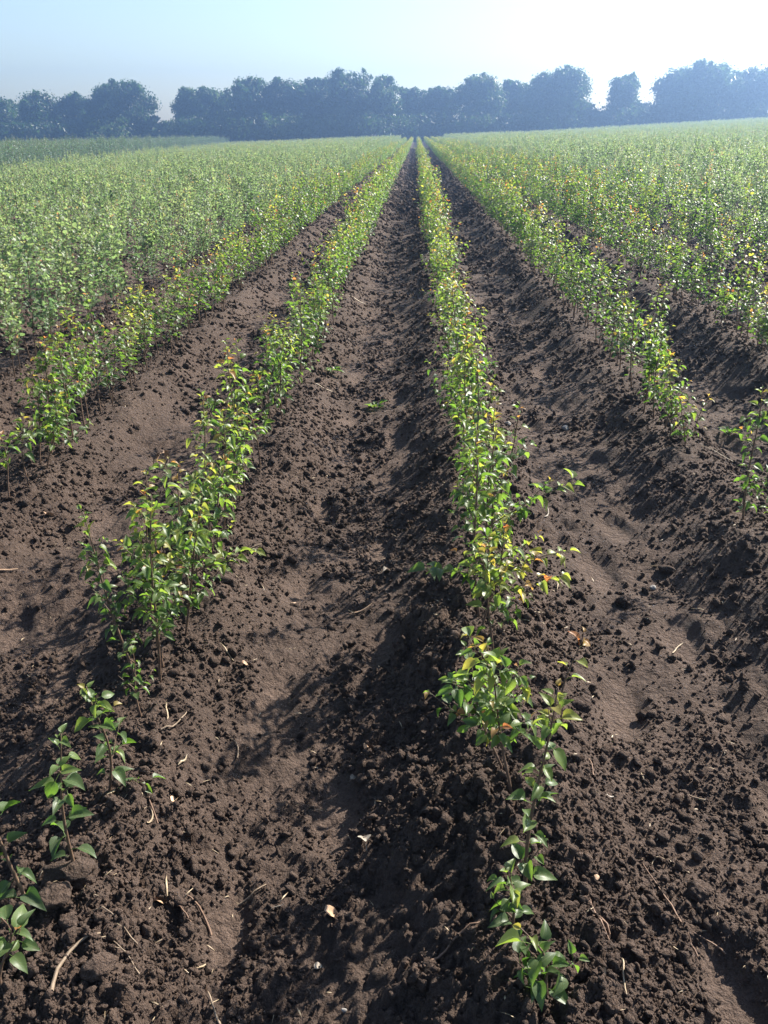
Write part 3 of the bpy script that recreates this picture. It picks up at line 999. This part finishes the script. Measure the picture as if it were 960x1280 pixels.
straw(.508, 1.687, .3, .03, 'bright chip of straw below the short reddish twig', .2, .005, M_CHIP, 25)
straw(.903, 2.486, .9, .10, 'pale stick lying alone on the right furrow slope', .05, .005, seed=26)
straw(.558, 2.833, 1.2, .11, 'arched straw stalk right of the yellow shoot', 1.5, .0045, seed=27)
straw(.457, 2.525, .3, .09, 'thin pale stalk lying below the arched straw', .3, .004, seed=28)
straw(.625, 3.513, .8, .11, 'white forked straw in the right furrow', 1.0, .007, M_CHIP, 29)
straw(.997, 3.053, 1.9, .12, 'pale root fibre on the right ridge slope', 1.3, .005, seed=30)
dryleaf(-.088, 2.952, .5, .045, 'pale dry leaf left of the tall full sapling', M_CHIP, 8)
straw(1.014, 2.668, 2.2, .05, 'small pale straw at the right, above the lone stick', .4, .006, seed=31)
pebble(.917, 2.883, .014, 'white chip of stone on the right furrow slope', 3)
straw(-.670, 1.957, 1.7, .09, 'yellowish straw stem at the foot of the left clump', .4, .004, seed=32)
twig(-.614, 1.898, .6, .13, 'curved tan root beside the yellowish straw', 1.6, .003, M_PTWIG, 33, 'root')
twig(-.469, 1.905, 1.6, .08, 'thin looping root in the furrow right of the left clump', 1.2, .0025, M_PTWIG, 34, 'root')
straw(-.582, 2.295, 2.4, .08, 'slanting pale straw right of the dense dark sapling', .1, .0045, seed=35)
twig(-.607, 2.967, .5, .12, 'fine pale twig below the bright spreading sapling', .2, .0028, M_PTWIG, 36)
pebble(-.425, 2.716, .012, 'tan chip beside a footprint in the left furrow', 4, M_DRY)
straw(-.165, 2.667, .2, .11, 'tan twig lying near the left foot of the centre ridge', .3, .005, M_DRY, 37)
dryleaf(-.108, 1.933, .8, .04, 'tan leaf chip in the shadowed furrow above the pale flake', None, 9)
dryleaf(-.510, 2.255, .2, .03, 'tan scrap right of the slanting pale straw', None, 10)
straw(-1.57, 2.898, .4, .13, 'scattered straw piece at the left edge of the soil', .4, .006, M_DRY, 38)
straw(-.608, 8.455, .1, .40, 'long pale stalk lying across the far end of the left furrow', .3, .016, seed=39)
dryleaf(-1.611, 3.444, 1.3, .06, 'orange brown leaf on the soil left of the left clump', None, 11)
straw(-.555, 5.411, .3, .16, 'pale stalk on the furrow beside the small weed', .2, .008, seed=40)
pebble(.885, 4.783, .024, 'white stone in the right furrow', 5)
pebble(.555, 4.799, .020, 'white stone close to the centre ridge', 6)
straw(1.491, 4.047, 2.6, .19, 'thick pale stick on the right ridge below the orange leaved sapling', .1, .010, seed=41)

def sprig(x, y, h, lab, seed, mat_leaf, tint):
    r = random.Random(seed)
    e = empty('dry_sprig', (x, y, gz(x, y)), lab, 'dry sprig')
    b = Buf(); b.tube([(0, 0, -.02), (.01, 0, h * .4), (h * .35, .01, h * .7), (h * .8, .02, h * .75)], [.003, .0026, .002, .001], 5)
    b.obj('stem', M_TWIG, e)
    for i in range(5):
        V, Q, UV = leaf_template(2, .3, 1.0, 1.0, .3, .08, seed + i)
        a = r.uniform(0, 6.28); s = r.uniform(.03, .045)
        Fm = frame(np.array([math.cos(a), math.sin(a), -.4]), np.array([r.gauss(0, .5), r.gauss(0, .5), 1]))
        p = np.array([h * (.3 + .1 * i), .01, h * (.6 + .03 * i)])
        mesh_obj('dry_leaf', p + (V * s) @ Fm.T, [Q], mat_leaf, e)
sprig(.464, 4.30, .09, 'reddish withered sprig fallen on the soil right of the centre row', 61, M_DRY, 1)
sprig(-1.395, 4.278, .12, 'withered brown sprig standing in the furrow far left', 62, M_DRY, 1)

def weed(x, y, s, lab, seed):
    r = random.Random(seed)
    e = empty('weed', (x, y, gz(x, y)), lab, 'weed', 'small weeds in the furrows')
    for i in range(9):
        a = i * 2.4
        d = np.array([math.cos(a), math.sin(a), r.uniform(.3, 1.2)])
        Fm = frame(d, np.array([0, 0, 1.0]) - d * .3)
        sz = s * r.uniform(.6, 1.1)
        o = bpy.data.objects.new('leaf', leaf_mesh(r.randrange(N_SHAPES), r.choice((1, 2, 3)), M_LEAF))
        p = d * sz * .45
        C.objects.link(o); o.parent = e
        F_ = Fm * sz
        o.matrix_basis = Matrix((list(F_[0]) + [p[0]], list(F_[1]) + [p[1]], list(F_[2]) + [p[2]], [0, 0, 0, 1]))
weed(-.559, 5.742, .06, 'small green weed in the left furrow, farther of two', 1)
weed(-.234, 5.248, .055, 'small green weed close to the centre ridge, nearer of two', 2)
weed(1.76, 4.62, .05, 'small weed on the bare soil right of the orange leaved sapling', 3)
weed(.56, 6.2, .05, 'little weed in the furrow right of the centre row', 4)

# fine litter nobody would count
b = Buf()
r = random.Random(9)
xs = []; 
for i in range(450):
    y = .85 * (8.0 / .85) ** r.random(); x = r.uniform(-.6, .55) * y * 1.05 + .05
    xs.append((x, y))
zz = terrain(np.array([q[0] for q in xs]), np.array([q[1] for q in xs]))
for (x, y), z in zip(xs, zz):
    a = r.uniform(0, 6.28); ln = r.uniform(.004, .016) * (1 + .12 * y); w = r.uniform(.0005, .0014) * (1 + .12 * y)
    d = np.array([math.cos(a), math.sin(a), r.gauss(0, .25)]) * ln; s_ = np.array([-math.sin(a), math.cos(a), .3]) * w
    c = np.array([x, y, z + .004])
    mid = np.array([0, 0, ln * .15])
    b.add([c - d - s_ * .4, c - d + s_ * .4, c + mid + s_, c + mid - s_, c + d + s_ * .2, c + d - s_ * .2, c + mid - [0, 0, w]],
          [(0, 1, 2, 3), (3, 2, 4, 5)], [(0, 6, 1), (4, 6, 5)])
o = b.obj('straw_litter', M_STRAW)
tag(o, 'fine scraps of straw and chaff scattered over the soil', None, None, 'stuff')

# ------------------------------------------------------------------ tree belt
def tree(px, top, wpx, Yd, label, seed, low=.12, name='field_tree', cat='tree', dens=1.0, grp='trees of the shelter belt'):
    r = np.random.default_rng(seed)
    x = (px - 521) / 1195 * Yd
    z0 = float(base_z(np.array([x]), 0)[0])
    H = CAM_Z + (165 - top) * .765 / 1000 * Yd - z0 + .1
    W = wpx / 1195 * Yd
    e = empty(name, (x, Yd, z0 - .1), label, cat, grp)
    # trunk with limbs
    bt = Buf()
    tr = .022 * H
    tp = np.array([(r.normal(0, .01 * H) * i, r.normal(0, .01 * H) * i, H * .8 * i / 6) for i in range(7)])
    bt.tube(tp, np.linspace(tr, tr * .15, 7), 8)
    nl = 12 if name == 'field_tree' else 7
    lobes = []
    for i in range(nl):
        t = low + (1 - low) * (i + .6) / nl
        a = r.uniform(0, 6.28)
        env = math.sin(math.pi * min(max((t - low) / (1 - low) * .86 + .10, 0), 1)) ** .6
        rad = W * .62 * env * r.uniform(.25, .8)
        lr = W * r.uniform(.24, .36) * (1.0 if t < .8 else .75)
        c = np.array([math.cos(a) * rad, math.sin(a) * rad * .8, min(H * t, H - lr * .75)])
        lobes.append((c, lr))
        for s in (1,):
            a2 = a + math.pi + r.normal(0, .5)
            c2 = np.array([math.cos(a2) * rad * r.uniform(.5, 1.15), math.sin(a2) * rad * .8, min(H * t + r.normal(0, .04 * H), H - lr * .8)])
            lobes.append((c2, lr * r.uniform(.7, 1.05)))
    for i in range(26 if name == 'field_tree' else 10):
        c0, l0 = lobes[int(r.integers(len(lobes)))]
        d0 = r.normal(size=3); d0[2] = abs(d0[2]) * .8 + .1; d0 /= np.linalg.norm(d0)
        lr = W * r.uniform(.05, .12)
        c = c0 + d0 * l0 * r.uniform(.8, 1.12)
        c[2] = min(c[2], H - lr * r.uniform(-.2, .7))
        lobes.append((c, lr))
    for c, lr in lobes[:len(lobes) * 2 // 3:2]:
        b0 = tp[min(int(c[2] / H * 5), 5)]
        mid = b0 * .5 + c * .5 + [0, 0, -.05 * H * .3]
        bt.tube(np.array([b0 * [1, 1, .8], mid, c]), np.linspace(tr * .4, tr * .1, 3), 5)
    bt.obj('trunk', M_BARK, e)
    V, T = [], []
    n_tot = int((10500 if name == 'field_tree' else 4500) * dens)
    wts = np.array([l[1] ** 2 for l in lobes]); wts /= wts.sum()
    for (c, lr), w in zip(lobes, wts):
        n = max(30, int(n_tot * w))
        d = r.normal(size=(n, 3)); d /= np.linalg.norm(d, axis=1)[:, None]
        inner = r.random(n) < .3
        rr_ = lr * np.where(inner, .25 + .5 * r.random(n), 1.0 - .45 * r.random(n) ** 1.5 + np.where(r.random(n) < .12, r.uniform(0, .22, n), 0))
        p = c + d * rr_[:, None] * np.array([1.05, 1.0, .95])
        nn = d + r.normal(0, .7, (n, 3)); nn /= np.linalg.norm(nn, axis=1)[:, None]
        u = np.cross(nn, r.normal(size=(n, 3))); u /= np.linalg.norm(u, axis=1)[:, None]
        v = np.cross(nn, u)
        s = (.10 + .17 * r.random(n)) * np.where(inner, 2.6, 1.0)
        tint = np.clip(r.normal(.42, .12) + r.normal(0, .15, n), 0, 1)
        quad = np.stack([p - u * s[:, None], p - v * (s * .55)[:, None] + nn * (s * .2)[:, None], p + u * s[:, None], p + v * (s * .55)[:, None] + nn * (s * .15)[:, None]], 1)
        V.append(quad.reshape(-1, 3)); T.append(np.repeat(tint, 4))
    V = np.concatenate(V); T = np.concatenate(T)
    V[:, 2] = np.maximum(V[:, 2], .15)
    Q = np.arange(len(V)).reshape(-1, 4)
    mesh_obj('crown', V, [Q], M_TLEAF, e, {'tint': T}, smooth=False)
    return e

TREES = [
 (-28, 128, 70, 172, 'tree cut by the left edge of the shelter belt'),
 (4, 127, 40, 178, 'small pale tree at the far left end of the shelter belt'),
 (40, 115, 62, 170, 'rounded low tree, second from the left edge'),
 (84, 116, 46, 174, 'narrow tree between the rounded low tree and the broad left one'),
 (122, 106, 54, 170, 'left half of the broad tree pair before the left gap'),
 (157, 101, 58, 168, 'broad tree with a sheer right side beside the left gap'),
 (233, 110, 40, 170, 'first tree right of the left gap'),
 (262, 110, 50, 172, 'second tree right of the left gap, level topped'),
 (308, 96, 64, 168, 'tall full tree left of the sky pierced one'),
 (352, 99, 56, 170, 'tree with small holes of sky through its crown'),
 (394, 99, 52, 172, 'tree left of the tallest pair above the rows'),
 (436, 90, 62, 168, 'tallest tree left of the end of the rows'),
 (478, 94, 52, 170, 'tall tree just left of the end of the rows'),
 (512, 111, 40, 174, 'lower tree directly over the end of the centre row'),
 (550, 109, 48, 172, 'lower rounded tree just right of the end of the rows'),
 (600, 95, 56, 168, 'domed tree right of the two lower ones'),
 (640, 103, 44, 174, 'thin tree with sky showing beneath, left of the big right crown'),
 (676, 92, 56, 170, 'left part of the big double crown right of centre'),
 (708, 85, 64, 168, 'right part of the big double crown, beside the right gap'),
 (776, 95, 48, 170, 'isolated slim tree standing between the two right gaps'),
 (846, 88, 52, 172, 'left side of the broad crown right of the isolated tree'),
 (880, 82, 66, 168, 'broad high crown right of the isolated tree'),
 (938, 88, 66, 170, 'large tree at the right edge of the picture'),
 (990, 95, 70, 172, 'tree cut off beyond the right edge'),
]
for i, (px, top, w, Yd, lab) in enumerate(TREES):
    tree(px, top, w, Yd, lab, 40 + i, low=.26 if 'beneath' in lab else .1, dens=.7 if 'thin' in lab or 'pierced' in lab else 1.0)
BUSH = [
 (20, 150, 81, 164, 'dark bush under the rounded low tree at the left'), (75, 150, 81, 164, 'dark bush under the narrow left tree'),
 (130, 150, 81, 164, 'dark bush under the broad tree pair'), (198, 152, 46, 165, 'low bush filling the foot of the left gap'),
 (245, 148, 81, 164, 'bush under the level topped trees'), (300, 148, 75, 164, 'bush under the tall full tree left of centre'), (360, 146, 81, 164, 'bush under the sky pierced tree'),
 (415, 146, 75, 164, 'bush left of the tallest tree foot'), (465, 144, 75, 164, 'bush under the tall trees left of the rows end'), (515, 144, 67, 166, 'dark bush closing the end of the centre row'),
 (565, 143, 81, 164, 'bush under the lower rounded tree'), (620, 141, 81, 164, 'bush under the thin tree'), (690, 139, 94, 164, 'bush under the big double crown'),
 (746, 138, 45, 166, 'low bush at the foot of the first right gap'), (812, 128, 64, 168, 'pale bush between the isolated tree and the broad crown'),
 (780, 136, 67, 166, 'bush at the foot of the isolated tree'), (870, 134, 94, 166, 'bush under the broad high crown'), (935, 132, 94, 166, 'bush under the tree at the right edge'),
]
for i, (px, top, w, Yd, lab) in enumerate(BUSH):
    tree(px, top, w, Yd, lab, 140 + i, low=.05, name='bush', cat='bush', grp='bushes at the foot of the shelter belt')

# ------------------------------------------------------------------ haze
HZ = ((-262, 262), (-66, 296), (-9.5, 19.0))
v = [(x, y, z) for x in HZ[0] for y in HZ[1] for z in HZ[2]]
f = np.array([(0, 1, 3, 2), (4, 6, 7, 5), (0, 4, 5, 1), (2, 3, 7, 6), (0, 2, 6, 4), (1, 5, 7, 3)])
mh, n_, l_, out = new_mat('morning_haze')
pv = n_.new('ShaderNodeVolumePrincipled')
pv.inputs['Color'].default_value = (.38, .60, 1.0, 1)
pv.inputs['Density'].default_value = 0.0030
pv.inputs['Anisotropy'].default_value = .79
l_.new(pv.outputs[0], out.inputs['Volume'])
hz = mesh_obj('haze', v, f, mh, smooth=False)
tag(hz, 'pale blue haze hanging over the whole field', None, None, 'stuff')
